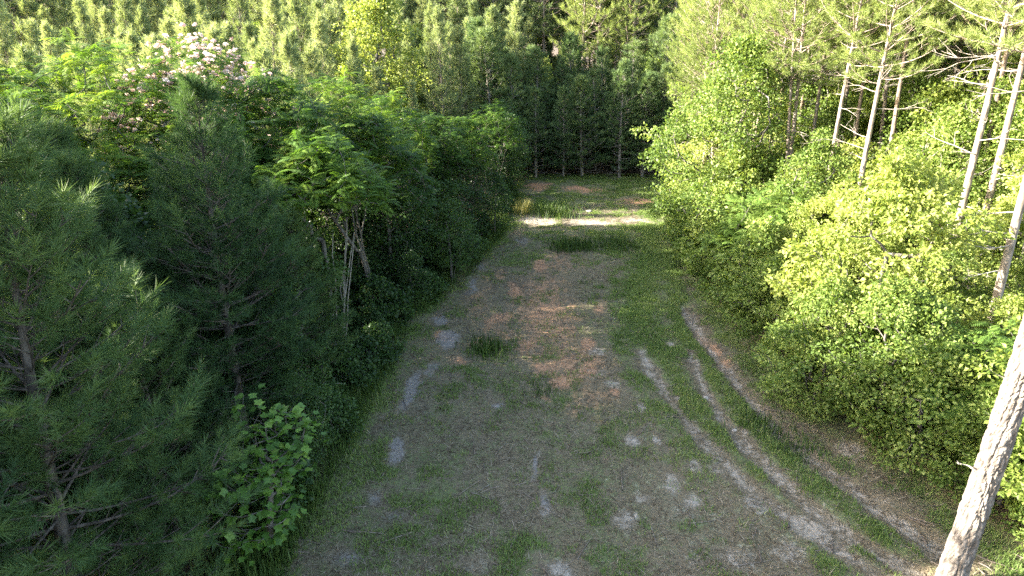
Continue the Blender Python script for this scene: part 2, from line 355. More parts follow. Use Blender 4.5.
nz = fbm(X*1.6, Y*1.6, 4, 21)+.35*(fbm(X*6, Y*6, 2, 31)-.4)
p_ = np.clip((gr+1.5*(nz-.48)-.38)*2.0, 0, 1)*(1-np.clip(1.4*np.maximum(np.maximum(sa_, cl_), mu_)-.2, 0, 1)*.78)
k = rng.uniform(0, 1, len(X)) < p_
X, Y, gk, nk = X[k], Y[k], gr[k], nz[k]
mb = MB(); hh = (.045+.075*gk)*rng.uniform(.5, 1.6, len(X)); blades(mb, rng, X, Y, hh, rng.uniform(.010, .018, len(X))*(1+Y/40), 1.5, np.clip(rng.normal(.45, .2, len(X))+(fbm(X*.5, Y*.5, 3, 77)-.45)*.9, 0, 1))
tag(obj('grass', mb.mesh('grass', M['grass'])), 'short patchy green grass across the clearing and between the wheel ruts', 'grass', None, 'stuff')
# straw and clippings lying flat
rng = np.random.default_rng(12)
X, Y = scatter(rng, 190000, 9.5, 46, 1.8)
gr, cl_, sa_, mu_ = all_masks(X, Y)
k = rng.uniform(0, 1, len(X)) < np.clip(1.0-.9*np.maximum(np.maximum(sa_, mu_), cl_*.8)-.45*gr, .06, 1)*np.clip(.35+1.6*(fbm(X*.8, Y*.8, 3, 55)-.25), .1, 1)
X, Y = X[k], Y[k]; n = len(X)
mb = MB(); a = rng.uniform(0, 2*math.pi, n); L = rng.uniform(.06, .26, n); el = rng.normal(.1, .18, n)
D = np.stack([np.cos(a)*np.cos(el), np.sin(a)*np.cos(el), np.sin(el)], -1)
R = frames(D, rng, np.zeros(n)); R[:, :, 0] *= (rng.uniform(.007, .016, n)*(1+Y/45))[:, None]; R[:, :, 1] *= L[:, None]
mb.inst(np.array([[-.5, 0, 0], [.5, 0, 0], [.25, 1, 0.]]), np.array([[0, 1, 2]]), np.stack([X, Y, gz(X, Y)+.012], -1), R, np.ones(n), rng.uniform(0, 1, n)**1.3)
tag(obj('straw', mb.mesh('straw', M['straw'])), 'dry brown straw and mown clippings littering the clearing floor', 'straw', None, 'stuff')
rng = np.random.default_rng(14); X, Y = scatter(rng, 420, 9.8, 44, 1.5); mb = MB()
for x_, y_ in zip(X, Y):
    a_ = rng.uniform(0, 6.28); L_ = rng.uniform(.2, .9); q_ = np.linspace(-.5, .5, 4)*L_; px_, py_ = x_+np.cos(a_)*q_, y_+np.sin(a_)*q_+rng.normal(0, .02, 4)
    mb.tube(np.stack([px_, py_, gz(px_, py_)+rng.uniform(.015, .05)], -1), np.linspace(.014, .006, 4), 4)
tag(obj('twigs', mb.mesh('twigs', M['mid_bark'], True)), 'broken twigs and sticks strewn over the clearing floor', 'twigs', None, 'stuff')
# tall grass along the left wood edge
rng = np.random.default_rng(13)
n = 60000; Y = 10+36*rng.uniform(0, 1, n)**1.4; X = xl(Y)-.15-np.abs(rng.normal(0, .75, n))+.15*rng.normal(0, 1, n)
k = rng.uniform(0, 1, n) < np.clip((fbm(X*.8, Y*.5, 3, 91)-.25)*2.6, .05, 1)
X, Y = X[k], Y[k]; n = len(X)
mb = MB(); blades(mb, rng, X, Y, rng.uniform(.12, .7, n)*np.clip((xl(Y)-X+.5)/1.0, .3, 1.2)*(.5+fbm(X*.9, Y*.6, 2, 93)), rng.uniform(.014, .026, n), .5)
tag(obj('tall_grass', mb.mesh('tall_grass', M['weed'])), 'tall rank green grass along the edge of the shaded left wood', 'grass', None, 'stuff')

# ------------------------------------------------------------------ leaf templates
def fan(outline):
    o = np.array(outline, float); n = len(o)
    return np.concatenate([[[0, o[:, 1].mean(), .0]], o]), np.array([[0, i+1, (i+1) % n+1] for i in range(n)])
LEAF_V = np.array([[0, 0, 0], [-.33, .45, .09], [0, .5, -.02], [.33, .45, .09], [0, 1.0, -.12]]); LEAF_F = np.array([[0, 2, 1], [0, 3, 2], [1, 2, 4], [2, 3, 4]])
KITE_V = np.array([[0, 0, 0], [-.34, .48, .07], [.34, .48, .07], [0, 1.0, -.1]]); KITE_F = np.array([[0, 2, 1], [1, 2, 3]])
def tuft_template(rng, n, w, shoot=.22, L=.17):
    V = []; Fs = []
    for i in range(n):
        s_ = rng.uniform(0, 1); a = math.radians(70-48*s_+rng.normal(0, 9)); th = rng.uniform(0, 2*math.pi)
        d = np.array([math.sin(a)*math.cos(th), math.cos(a), math.sin(a)*math.sin(th)])
        b_ = np.array([0, s_*shoot, 0]); side = np.cross(d, rng.normal(0, 1, 3)); side /= np.linalg.norm(side)
        l = L*rng.uniform(.7, 1.15); k0 = len(V)
        V += [b_-side*w*.5, b_+side*w*.5, b_+d*l]; Fs.append([k0, k0+1, k0+2])
    return np.array(V), np.array(Fs)
def mimosa_leaf(rng):
    V = []; Fs = []; npair = 8
    for i in range(npair):
        t = (i+.6)/npair; y = t; z = .18*t-.42*t*t
        for sd in (-1, 1):
            l = .42*math.sin(math.pi*(.18+.72*t))**.7*rng.uniform(.85, 1.1); f = math.radians(62-22*t)
            d = np.array([sd*math.sin(f), math.cos(f), -.25+rng.normal(0, .08)]); d /= np.linalg.norm(d)
            wv = np.cross(d, [0, 0, 1.]); wv /= np.linalg.norm(wv); w = .05
            b_ = np.array([0, y*.95, z]); k0 = len(V)
            V += [b_, b_+d*l*.5+wv*w, b_+d*l*.5-wv*w, b_+d*l+np.array([0, 0, -.04])]; Fs += [[k0, k0+1, k0+2], [k0+1, k0+3, k0+2]]
    return np.array(V), np.array(Fs)
_tr = np.random.default_rng(1)
TUFT_NEAR = [tuft_template(_tr, 64, .008) for _ in range(3)]
TUFT_MID = [tuft_template(_tr, 28, .019) for _ in range(3)]
TUFT_TALL = [tuft_template(_tr, 40, .013) for _ in range(3)]
TUFT_FAR = [tuft_template(_tr, 18, .026) for _ in range(3)]
MIM = [mimosa_leaf(_tr) for _ in range(3)]

# ------------------------------------------------------------------ tree builders: each returns {part name: mesh}
def trunk_path(rng, H, lean=(0, 0), wob=.08, n=12, base=-.3):
    z = np.linspace(base, H, n); t = np.clip(z/H, 0, 1)
    p1, p2 = rng.uniform(0, 6.28, 2)
    x = lean[0]*t + wob*H/9*np.sin(t*4+p1)*t; y = lean[1]*t + wob*H/9*np.sin(t*3.3+p2)*t
    return np.stack([x, y, z], -1)
def at_z(path, z):
    return np.array([np.interp(z, path[:, 2], path[:, k]) for k in range(3)])

def pine(seed, H, cb, Rad, r0, tufts, mat, spacing=.42, nb=(4, 6), lean=(0, 0), tsize=1.0, bl_gap=.24, dead=0, top_bright=.0, bark='pine_bark', power=.85, deadlen=1.3, sparse=0.0, ascend=0):
    rng = np.random.default_rng(seed)
    path = trunk_path(rng, H, lean)
    rad = r0*(1-np.clip(path[:, 2]/H, 0, 1)*.93)
    tm = MB(); tm.tube(path, rad, 9)
    bm_, fo, dm = MB(), MB(), MB()
    TO, TD, TS, TT = [], [], [], []
    z = cb*H
    while z < H*.985:
        t = (z-cb*H)/(H*(1-cb)); o = at_z(path, z)
        L0 = Rad*((1-t)**power*(.6+.4*min(1, t/.22))+.07)
        n = rng.integers(nb[0], nb[1]+1); a0 = rng.uniform(0, 6.28)
        for k in range(n):
            if rng.uniform() < sparse: continue
            a = a0+k*2*math.pi/n+rng.normal(0, .22); L = L0*rng.uniform(.65, 1.2)
            e0 = math.radians(2+ascend+50*t+rng.normal(0, 9)); e1 = e0+math.radians(rng.uniform(12, 40))
            m_ = 6; P = [o+np.array([0, 0, rng.uniform(-.12, .12)])]
            for q in range(m_-1):
                e = e0+(e1-e0)*q/(m_-2); a += rng.normal(0, .09)
                P.append(P[-1]+np.array([math.cos(a)*math.cos(e), math.sin(a)*math.cos(e), math.sin(e)])*L/(m_-1))
            P = np.array(P); br = max(.008, r0*.26*(L/Rad))*np.linspace(1, .3, m_)
            bm_.tube(P, br, 4)
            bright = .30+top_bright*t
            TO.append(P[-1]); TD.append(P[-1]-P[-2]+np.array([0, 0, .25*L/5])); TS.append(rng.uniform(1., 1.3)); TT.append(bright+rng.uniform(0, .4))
            nbl = max(2, int(L*.72/bl_gap))
            for q in range(nbl):
                s_ = .28+.70*(q+rng.uniform(0, .8))/nbl
                f = s_*(m_-1); i0 = min(int(f), m_-2); b0 = P[i0]+(P[i0+1]-P[i0])*(f-i0); d0 = P[i0+1]-P[i0]; d0 = d0/np.linalg.norm(d0)
                sd = np.cross(d0, [0, 0, 1.]); sd /= np.linalg.norm(sd)+1e-9; sg = 1 if q % 2 else -1
                d = d0*rng.uniform(.5, 1)+sd*sg*rng.uniform(.5, 1.1)+np.array([0, 0, rng.uniform(-.05, .55)]); d /= np.linalg.norm(d)
                l = rng.uniform(.18, .42)*min(1.3, .5+L*.35)*tsize**.5; b1 = b0+d*l
                bm_.tube(np.array([b0, (b0+b1)/2+[0, 0, -.01], b1]), np.array([.010, .008, .005])*(1+r0*2), 3)
                for fr in ((1.0, .55) if l > .22 else (1.0,)):
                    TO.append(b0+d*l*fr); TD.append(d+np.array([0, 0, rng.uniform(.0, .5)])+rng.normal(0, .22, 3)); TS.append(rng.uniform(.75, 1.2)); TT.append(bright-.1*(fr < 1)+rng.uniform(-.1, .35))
        z += spacing*rng.uniform(.7, 1.3)
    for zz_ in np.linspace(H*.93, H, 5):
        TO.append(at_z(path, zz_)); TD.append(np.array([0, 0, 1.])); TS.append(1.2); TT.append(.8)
    TO, TD, TS, TT = np.array(TO), np.array(TD), np.array(TS)*tsize, np.clip(np.array(TT), 0, 1)
    which = rng.integers(0, len(tufts), len(TO)); R = frames(TD, rng)
    for w in range(len(tufts)):
        k = which == w; fo.inst(tufts[w][0], tufts[w][1], TO[k], R[k], TS[k], TT[k])
    res = {'trunk': tm.mesh('trunk', M[bark], True), 'branches': bm_.mesh('branches', M[bark], True), 'crown': fo.mesh('crown', M[mat])}
    if dead:
        for k in range(dead):
            z = H*cb*rng.uniform(.18, 1.05); o = at_z(path, z); dm = MB(); dead_branch(dm, rng, o, rng.uniform(0, 6.28), rng.uniform(.5, 1)*deadlen*1.3, r0*.14)
            res.setdefault('dead_branch', []).append(dm.mesh('dead_branch', M['dead_wood'], True))
    return res
def dead_branch(dm, rng, o, a, L, r, e=None, depth=0):
    e = rng.uniform(-.2, .45) if e is None else e
    P = [np.array(o)]
    for q in range(5):
        a += rng.normal(0, .16); e += rng.normal(0, .13)
        P.append(P[-1]+np.array([math.cos(a)*math.cos(e), math.sin(a)*math.cos(e), math.sin(e)])*L/5)
    dm.tube(np.array(P), np.linspace(r, r*.25, 6), 4)
    if depth < 2:
        for q in range(3 if depth == 0 else 2):
            dead_branch(dm, rng, P[rng.integers(2, 5)], a+rng.choice([-1, 1])*rng.uniform(.4, 1.0), L*rng.uniform(.25, .5), max(.006, r*.45), e+rng.normal(.1, .25), depth+1)

def grow(rng, base_pts, targets, tip_r, up=.35, expo=.45, wmat='grey_bark', sides=5, outward=.12):
    """a branching skeleton reaching every target; returns mesh builder and the end directions"""
    P = [np.array(p) for p in base_pts]; par = [-1]+list(range(len(P)-1)); paths = []; path_par = []
    order = np.argsort(np.linalg.norm(targets-P[-1], axis=1)); dirs = np.zeros_like(targets)
    for ti in order:
        t = targets[ti]; A = np.array(P); dv = t-A; dist = np.linalg.norm(dv, axis=1)
        cost = dist*(1+1.2*np.clip(.25-dv[:, 2]/(dist+1e-6), 0, 1.25)); cost[0] += 9
        j = int(np.argmin(cost)); n = max(2, int(dist[j]/.35)+1); ids = [j]
        for q in range(1, n+1):
            f = q/n; p_ = P[j]*(1-f)+t*f + np.array([0, 0, -up*dist[j]*.35*math.sin(math.pi*f)])*(1 if dv[j][2] > 0 else .3)
            if q < n: p_ = p_+rng.normal(0, .05*min(1, dist[j]), 3)
            P.append(p_); par.append(ids[-1]); ids.append(len(P)-1)
        paths.append(ids); dirs[ti] = P[ids[-1]]-P[ids[-2]]
    cnt = np.zeros(len(P)); 
    for ids in paths: cnt[ids[-1]] = 1
    for i_ in range(len(P)-1, 0, -1): cnt[par[i_]] += cnt[i_]
    A = np.array(P); rad = tip_r*np.maximum(cnt, 1)**expo
    wm_ = MB()
    for ids in paths:
        r_ = rad[ids].copy(); r_[0] = min(r_[0], r_[1]*1.15)
        wm_.tube(A[ids], r_, sides if r_.max() > .02 else 3)
    nb_ = len(base_pts); tm = MB()
    rb = np.maximum.accumulate(rad[:nb_][::-1])[::-1]; rb[0] *= 1.2
    tm.tube(A[:nb_], rb, 8)
    return tm, wm_, dirs/(np.linalg.norm(dirs, axis=1)[:, None]+1e-9)

def broadleaf(seed, H, W, nclump, nleaf, lsize, mat, bark='grey_bark', cbase=.2, clump_r=.45, stems=1, kite=True, flat=.35, droop=.2, top=.8):
    rng = np.random.default_rng(seed)
    T = []
    while len(T) < nclump:
        a = rng.uniform(0, 6.28); zz = rng.uniform(0, 1); prof = (math.sin(math.pi*min(1, .12+.88*zz**top))**.6)
        lump = .55+.8*vnoise(np.array(a*1.6+seed), np.array(zz*4.5+seed*1.7), seed)
        r_ = W*prof*lump*math.sqrt(rng.uniform(.12, 1.0))*(1.0 if rng.uniform() < .85 else rng.uniform(1.05, 1.3))
        T.append((math.cos(a)*r_, math.sin(a)*r_, H*(cbase+(1-cbase)*zz)*(.85+.2*lump)))
    T = np.array(T)
    pth = trunk_path(rng, H*.62, (rng.normal(0, .3), rng.normal(0, .3)), .2, 9)
    tm, wm_, dirs = grow(rng, pth, T, .007 if H < 5 else .010, .3, .46, bark)
    for q in range(stems-1):                                            # extra stems from the root
        a = rng.uniform(0, 6.28); h_ = H*rng.uniform(.4, .65); k = np.linspace(0, 1, 7)
        tm.tube(np.stack([math.cos(a)*(.15+W*.35*k**1.3), math.sin(a)*(.15+W*.35*k**1.3), -.2+h_*k], -1), np.linspace(.035, .012, 7)*(H/5)**.5, 6)
    nper = nleaf//nclump; n = nper*nclump
    C = np.repeat(T, nper, 0); dd = np.repeat(dirs, nper, 0)
    off = rng.normal(0, 1, (n, 3)); off /= np.linalg.norm(off, axis=1)[:, None]; off *= (clump_r*rng.uniform(.15, 1, n)**.5)[:, None]; off[:, 2] *= .62
    O = C+off
    D = off/clump_r*.9+np.stack([rng.normal(0, .5, n), rng.normal(0, .5, n), rng.normal(-droop, flat+.2, n)], -1)+dd*.2
    ct = np.repeat(rng.uniform(-.28, .28, nclump), nper)
    fo = MB(); tv, tf = (KITE_V, KITE_F) if kite else (LEAF_V, LEAF_F)
    fo.inst(tv, tf, O, frames(D, rng, rng.normal(0, .95, n)), lsize*rng.uniform(.6, 1.25, n), np.clip(rng.normal(.45, .22, n)+ct, 0, 1))
    return {'trunk': tm.mesh('trunk', M[bark], True), 'branches': wm_.mesh('branches', M[bark], True), 'crown': fo.mesh('crown', M[mat])}

def mimosa(seed, H, W, nterm=210, flowers=0, mat='mimosa', cb=.45, per=9, stems=3, lean=.5):
    rng = np.random.default_rng(seed); T = []
    while len(T) < nterm:
        a = rng.uniform(0, 6.28); r_ = math.sqrt(rng.uniform(0, 1)); lump = .75+.45*vnoise(np.array(a*1.1+seed), np.array(r_*2.0), seed)
        dome = (1-.55*r_**2.2)
        layer = rng.choice([1.0, .86, .72, .58], p=[.46, .26, .17, .11])
        T.append((math.cos(a)*r_*W*lump*(1.0 if layer > .8 else 1.02), math.sin(a)*r_*W*lump, H*(cb+(1-cb)*dome*layer*(.9+.18*lump))+rng.normal(0, .12)))
    T = np.array(T)
    pth = trunk_path(rng, H*(.4 if stems < 4 else .62), (rng.normal(0, lean), rng.normal(0, lean)), .3, 7)
    tm, wm_, dirs = grow(rng, pth, T, .0065, .18, .45, 'grey_bark')
    slist = []
    for q in range(stems):
        sm = MB(); slist.append(sm)
        a = rng.uniform(0, 6.28); k = np.linspace(0, 1, 8); rr = .2+W*rng.uniform(.2, .5)*k**1.4
        (sm if stems > 3 else tm).tube(np.stack([math.cos(a)*rr, math.sin(a)*rr, -.2+H*rng.uniform(.6, .8)*k], -1)+rng.normal(0, .03, (8, 3)), np.linspace(.05, .02, 8)*(.6 if stems > 3 else 1), 6)
    n = per*nterm; C = np.repeat(T, per, 0); a = rng.uniform(0, 6.28, n); e = rng.normal(.12, .28, n)
    D = np.stack([np.cos(a)*np.cos(e), np.sin(a)*np.cos(e), np.sin(e)], -1)
    O = C+D*.06+rng.normal(0, .09, (n, 3)); tint = np.clip(rng.normal(.38, .13, n)+.25*np.repeat(rng.uniform(-.5, .9, nterm), per), 0, 1)
    fo = MB(); wh = rng.integers(0, 3, n); R = frames(D, rng, rng.normal(0, .25, n)); S = .40*rng.uniform(.7, 1.2, n)
    for w in range(3):
        k = wh == w; fo.inst(MIM[w][0], MIM[w][1], O[k], R[k], S[k], tint[k])
    res = {'trunk': tm.mesh('trunk', M['grey_bark'], True), 'branches': wm_.mesh('branches', M['grey_bark'], True), 'crown': fo.mesh('crown', M[mat])}
    if stems > 3: res['stem'] = [q.mesh('stem', M['stem_bark'], True) for q in slist]
    if flowers:
        w = np.clip((T[:, 2]-H*cb)/(H*(1-cb)), .02, 1); w = w**1.5; idx = rng.choice(nterm, flowers, p=w/w.sum()); Cf = T[idx]+rng.normal(0, .16, (flowers, 3))+[0, 0, .13]
        V = []; Fs = []
        for q in range(26):
            d = rng.normal(0, 1, 3); d[2] = abs(d[2])*.9+.1; d /= np.linalg.norm(d); sd = np.cross(d, rng.normal(0, 1, 3)); sd /= np.linalg.norm(sd); k0 = len(V)
            V += [np.zeros(3), d+sd*.22, d-sd*.22]; Fs.append([k0, k0+1, k0+2])
        fm = MB(); D = rng.normal(0, .3, (flowers, 3))+[.0, 1., .2]
        fm.inst(np.array(V), np.array(Fs), Cf, frames(rng.normal(0, .35, (flowers, 3))+[0, 1, 0], rng, rng.normal(0, .3, flowers)), .078*rng.uniform(.6, 1.5, flowers), rng.uniform(0, 1, flowers))
        res['blossoms'] = fm.mesh('blossoms', M['blossom'])
    return res

ALL = []
def plant(name, parts, x, y, scale=1.0, rz=0.0, label='', cat='tree', group=None, sxy=None, tilt=(0, 0)):
    e = obj(name, None, None, (x, y, float(gz(x, y))-.02)); e.empty_display_size = .3
    e.rotation_euler = (tilt[0], tilt[1], rz); s_ = sxy or scale; e.scale = (s_, s_, scale)
    for pn, me in parts.items():
        for m1 in (me if isinstance(me, list) else [me]): obj(pn, m1, e)
    tag(e, label, cat, group); ALL.append(e)
    return e
PI2 = 2*math.pi
def rows_of(pts, key_row):
    d = {}
    for q in pts: d.setdefault(key_row(q), []).append(q)
    for ri, kk in enumerate(sorted(d)):
        for ci, q in enumerate(sorted(d[kk], key=lambda q: q[0]/q[1])): yield ri, ci, q
_u = 'first second third fourth fifth sixth seventh eighth ninth tenth eleventh twelfth thirteenth fourteenth fifteenth sixteenth seventeenth eighteenth nineteenth'.split()
WORDS = list(_u)
for _t, _o in (('twenty', 'twentieth'), ('thirty', 'thirtieth'), ('forty', 'fortieth'), ('fifty', 'fiftieth'), ('sixty', 'sixtieth')):
    WORDS.append(_o); WORDS += [_t+'-'+w for w in _u[:9]]

# ------------------------------------------------------------------ tree kinds
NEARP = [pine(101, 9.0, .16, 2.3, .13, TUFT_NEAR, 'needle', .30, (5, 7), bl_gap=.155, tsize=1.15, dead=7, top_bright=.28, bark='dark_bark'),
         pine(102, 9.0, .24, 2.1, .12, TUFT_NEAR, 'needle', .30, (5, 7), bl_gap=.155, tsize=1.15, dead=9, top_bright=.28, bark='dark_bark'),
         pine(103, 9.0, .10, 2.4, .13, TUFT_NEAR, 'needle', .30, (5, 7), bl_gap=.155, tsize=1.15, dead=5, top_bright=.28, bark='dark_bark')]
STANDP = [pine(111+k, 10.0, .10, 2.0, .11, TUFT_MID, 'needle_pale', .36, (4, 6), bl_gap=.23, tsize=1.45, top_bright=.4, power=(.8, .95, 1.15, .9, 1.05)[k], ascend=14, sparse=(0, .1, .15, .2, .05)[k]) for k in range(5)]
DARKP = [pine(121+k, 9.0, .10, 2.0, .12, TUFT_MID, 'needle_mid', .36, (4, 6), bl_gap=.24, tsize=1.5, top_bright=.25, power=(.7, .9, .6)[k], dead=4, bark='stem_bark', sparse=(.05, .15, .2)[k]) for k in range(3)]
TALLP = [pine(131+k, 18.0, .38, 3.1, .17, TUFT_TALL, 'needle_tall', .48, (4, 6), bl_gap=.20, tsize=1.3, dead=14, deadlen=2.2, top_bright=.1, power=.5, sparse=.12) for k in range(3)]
BAREP = [pine(151+k, 18.0, .54, 2.8, (.15, .13, .16)[k], TUFT_TALL, 'needle_tall', .55, (4, 5), bl_gap=.24, tsize=1.3, dead=(9, 5, 13)[k], deadlen=1.9, top_bright=.1, power=.5, sparse=.1, lean=((.3, 0), (.9, .3), (-.3, .1))[k], bark=('pine_bark', 'mid_bark', 'pine_bark')[k]) for k in range(3)]
FARP = [pine(141+k, 20.0, .50, 3.2, .22, TUFT_FAR, 'needle_pale', .65, (4, 6), bl_gap=.38, tsize=2.5, power=.5) for k in range(2)]
MIMO = [mimosa(201, 8.5, 2.7), mimosa(202, 8.5, 2.4), mimosa(203, 7.5, 2.0, 170)]
MIMS = [mimosa(221, 7.2, 2.0, 170, cb=.60, stems=8, lean=.08)]
MIMF = [mimosa(211, 9.3, 3.0, 230, 900)]
BIGB = broadleaf(301, 8.2, 3.2, 330, 30000, .135, 'leaf', cbase=.06, clump_r=.55)
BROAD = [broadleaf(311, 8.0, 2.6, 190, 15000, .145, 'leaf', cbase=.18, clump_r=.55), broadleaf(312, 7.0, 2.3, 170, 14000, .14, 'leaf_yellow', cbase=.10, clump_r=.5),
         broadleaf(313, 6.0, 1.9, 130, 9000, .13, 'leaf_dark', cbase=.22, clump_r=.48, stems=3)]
BUSH = [broadleaf(321, 4.4, 1.9, 170, 17000, .105, 'leaf_yellow', cbase=.03, clump_r=.36, stems=4, kite=False), broadleaf(322, 3.4, 1.7, 150, 14000, .10, 'leaf', cbase=.02, clump_r=.34, stems=4, kite=False),
        broadleaf(323, 2.2, 1.2, 100, 8000, .09, 'leaf', cbase=.02, clump_r=.28, stems=4)]
FERNB = mimosa(341, 3.6, 1.9, 120, cb=.12, mat='fern', per=8)
BIGLEAF = broadleaf(342, 3.6, 1.7, 100, 6000, .145, 'leaf', cbase=.03, clump_r=.42, stems=5, kite=False)
LOWB = [broadleaf(331, 1.1, .8, 50, 2600, .10, 'leaf_dark', cbase=.05, clump_r=.22, stems=3), broadleaf(332, 1.6, .9, 60, 3400, .11, 'leaf_dark', cbase=.05, clump_r=.26, stems=3)]
ROUND = broadleaf(341, 12.5, 3.0, 200, 12000, .24, 'leaf_yellow', cbase=.2, clump_r=.8)

# ------------------------------------------------------------------ left wood: near shaded pines, plus pines added outside the frame to shade them
rng = np.random.default_rng(500)
for k, (x, y, h, pv, lab, tl) in enumerate([
        (-6.9, 8.5, 9.0, 0, 'shaded young pine with a leaning bare lower trunk beside the bottom corner', (0, -.05)),
        (-6.3, 14.2, 8.9, 1, 'shaded young pine with a sunlit pointed tip in front of the pink blossoms', (0, 0)),
        (-8.6, 13.4, 7.6, 2, 'shorter shaded pine between the corner pine and the pine before the blossoms', (0, 0)),
        (-9.6, 12.0, 8.0, 1, 'shaded pine cut by the frame edge behind the corner pine', (0, .02)),
        (-10.6, 16.0, 8.0, 0, 'shaded pine rising below the frame-edge mimosa crown', (0, 0)),
        (-8.0, 17.2, 7.0, 2, 'dim pine directly behind the pine with the sunlit tip', (0, 0)),
        (-5.8, 17.6, 5.6, 1, 'small dim pine below the thin pale mimosa stems', (0, 0)),
        (-6.9, 11.6, 6.0, 2, 'low bushy pine behind the bright broad-leaved sapling', (0, 0)),
        (-7.9, 12.2, 6.6, 1, 'small pine in the gap between the corner pine and the shorter pine', (0, 0)), (-10.4, 14.0, 8.3, 2, 'shaded pine behind the shorter pine at the frame edge', (0, 0)), (-7.3, 15.9, 7.2, 0, 'dim pine half hidden by the pine with the sunlit tip', (0, 0)),
        (-10.2, 8.3, 9.6, 2, 'unseen pine beside the corner pine, outside the frame', (0, 0)), (-10.6, 6.4, 10.6, 0, 'unseen pine between the camera and the corner pine', (0, 0)), (-14.0, 9.0, 10.4, 1, 'unseen pine far out beside the corner pine', (0, 0)), (-14.4, 12.7, 10.6, 2, 'unseen pine far out behind the frame-edge pine', (0, 0)), (-12.9, 15.1, 10.0, 0, 'unseen pine beside the frame-edge mimosa', (0, 0)),  # from here on: pines added to keep low sun off the near-left ones
        (-12.6, 13.4, 10.5, 0, 'tall pine added for shade just outside the frame beside the corner pine', (0, 0)),
        (-12.4, 7.9, 10.5, 1, 'tall pine added for shade outside the frame level with the corner pine', (0, 0)),
        (-13.5, 17.0, 10.0, 2, 'tall pine added for shade outside the frame level with the small dim pine', (0, 0)),
        (-8.2, 5.6, 9.8, 1, 'pine added for shade outside the frame nearer than the corner pine', (0, 0)),
        (-11.8, 5.2, 11., 2, 'tall pine added for shade outside the frame behind the nearest unseen pine', (0, 0)),
        (-17.0, 11.6, 9.5, 0, 'pine added for shade farther out outside the frame, level with the corner pine', (0, 0)), (-16.5, 7.5, 11.5, 1, 'pine added for shade farther out outside the frame, nearer than the corner pine', (0, 0)),
        (-16.0, 4.0, 12.5, 2, 'pine added for shade farther out outside the frame, nearly level with the camera', (0, 0)), (-15.6, 14.2, 11.0, 1, 'pine added for shade farther out outside the frame below the frame-edge mimosa', (0, 0)), (-11.0, 1.5, 11., 0, 'pine added for shade outside the frame beside the camera', (0, 0))]):
    plant('pine_tree', NEARP[pv], x, y, h/9.0, rng.uniform(0, PI2), lab, 'pine', 'shaded pines along the left edge of the clearing', sxy=h/9.0*1.17, tilt=tl)

# mimosa row
for k, (x, y, h, mv, lab) in enumerate([
        (-11.8, 20.6, 9.2, 0, 'mimosa with a broad yellow-green sunlit crown behind the corner pines'),
        (-15.2, 21.0, 8.9, 1, 'mimosa with sunlit top cut by the frame edge'),
        (-13.2, 17.6, 8.2, 2, 'mimosa hanging dark green behind the corner pine at the frame edge'),
        (-7.4, 21.6, 8.5, 1, 'sunlit mimosa next to the pink-flowered crown on the clearing side'),
        (-6.4, 25.6, 8.1, 0, 'wide mimosa with sunlit layered top, behind the slender pale stems'),
        (-5.2, 29.2, 7.4, 1, 'mimosa with lit fringe halfway along the shaded wood edge'),
        (-3.7, 32.6, 6.3, 1, 'mimosa with a small sunlit knob of leaves far along the wood edge'),
        (-2.5, 35.2, 5.9, 2, 'second to last mimosa before the sunlit strip of ground'),
        (-1.2, 41.9, 5.9, 0, 'round-topped tree beyond the sunlit strip at the far left edge'),
        (-9.6, 18.6, 6.6, 2, 'dark mimosa foliage under the pink-flowered crown')]):
    plant('mimosa_tree', MIMO[mv], x, y, h/(8.5 if mv < 2 else 7.5), rng.uniform(0, PI2), lab, 'mimosa', 'mimosa trees along the left edge of the clearing')
plant('mimosa_tree', MIMF[0], -10.0, 22.8, 1.0, .6, 'mimosa in full pale pink bloom above the shaded pines', 'mimosa', 'mimosa trees along the left edge of the clearing')
plant('mimosa_tree', MIMS[0], -5.5, 19.6, 1.0, 2.6, 'mimosa on slender pale bare stems at the edge of the clearing', 'mimosa', 'mimosa trees along the left edge of the clearing')
plant('mimosa_tree', MIMO[2], -5.0, 24.0, .95, .6, 'smaller shaded mimosa leaning over the verge before the mud patches', 'mimosa', 'mimosa trees along the left edge of the clearing')
plant('mimosa_tree', MIMO[2], -8.6, 19.8, .98, 2.6, 'green mimosa beside the sunlit pine tip, below the pink crown', 'mimosa', 'mimosa trees along the left edge of the clearing')

# dark understorey trees and low bushes along the left verge
vs_ = [(-5.6, 16.2, .45), (-4.9, 27.0, .9), (-4.2, 30.6, .85), (-3.3, 31.6, .7), (-2.6, 33.8, .75), (-6.6, 27.6, 1.0), (-6.2, 31.5, 1.05), (-5.0, 34.2, 1.), (-.9, 35.4, .55), (-1.0, 44.2, .7), (-.3, 46.0, .8), (-.6, 48.6, .9), (-7.6, 24.5, .9)]
vs_ += [(-7.4, 16.6, .95), (-9.4, 15.2, 1.1), (-11.2, 14.6, 1.2), (-8.4, 19.0, 1.1), (-6.6, 18.6, .9)]
for k, (x, y, s) in enumerate(sorted(vs_, key=lambda q: q[1])):
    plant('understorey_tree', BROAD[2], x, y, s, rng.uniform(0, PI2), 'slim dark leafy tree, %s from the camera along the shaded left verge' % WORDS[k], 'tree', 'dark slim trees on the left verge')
lows = []
for y in np.arange(10.6, 46, 1.25):
    lows.append((float(xl(y))-rng.uniform(.5, 1.5), y+rng.uniform(-.4, .4)))
    if y < 34: lows.append((float(xl(y))-rng.uniform(1.8, 4.0), y+rng.uniform(-.6, .6)))
lows = [q for q in lows if not (36.8 < q[1] < 40) and math.hypot(q[0]+4.95, q[1]-11.3) > 1.5]
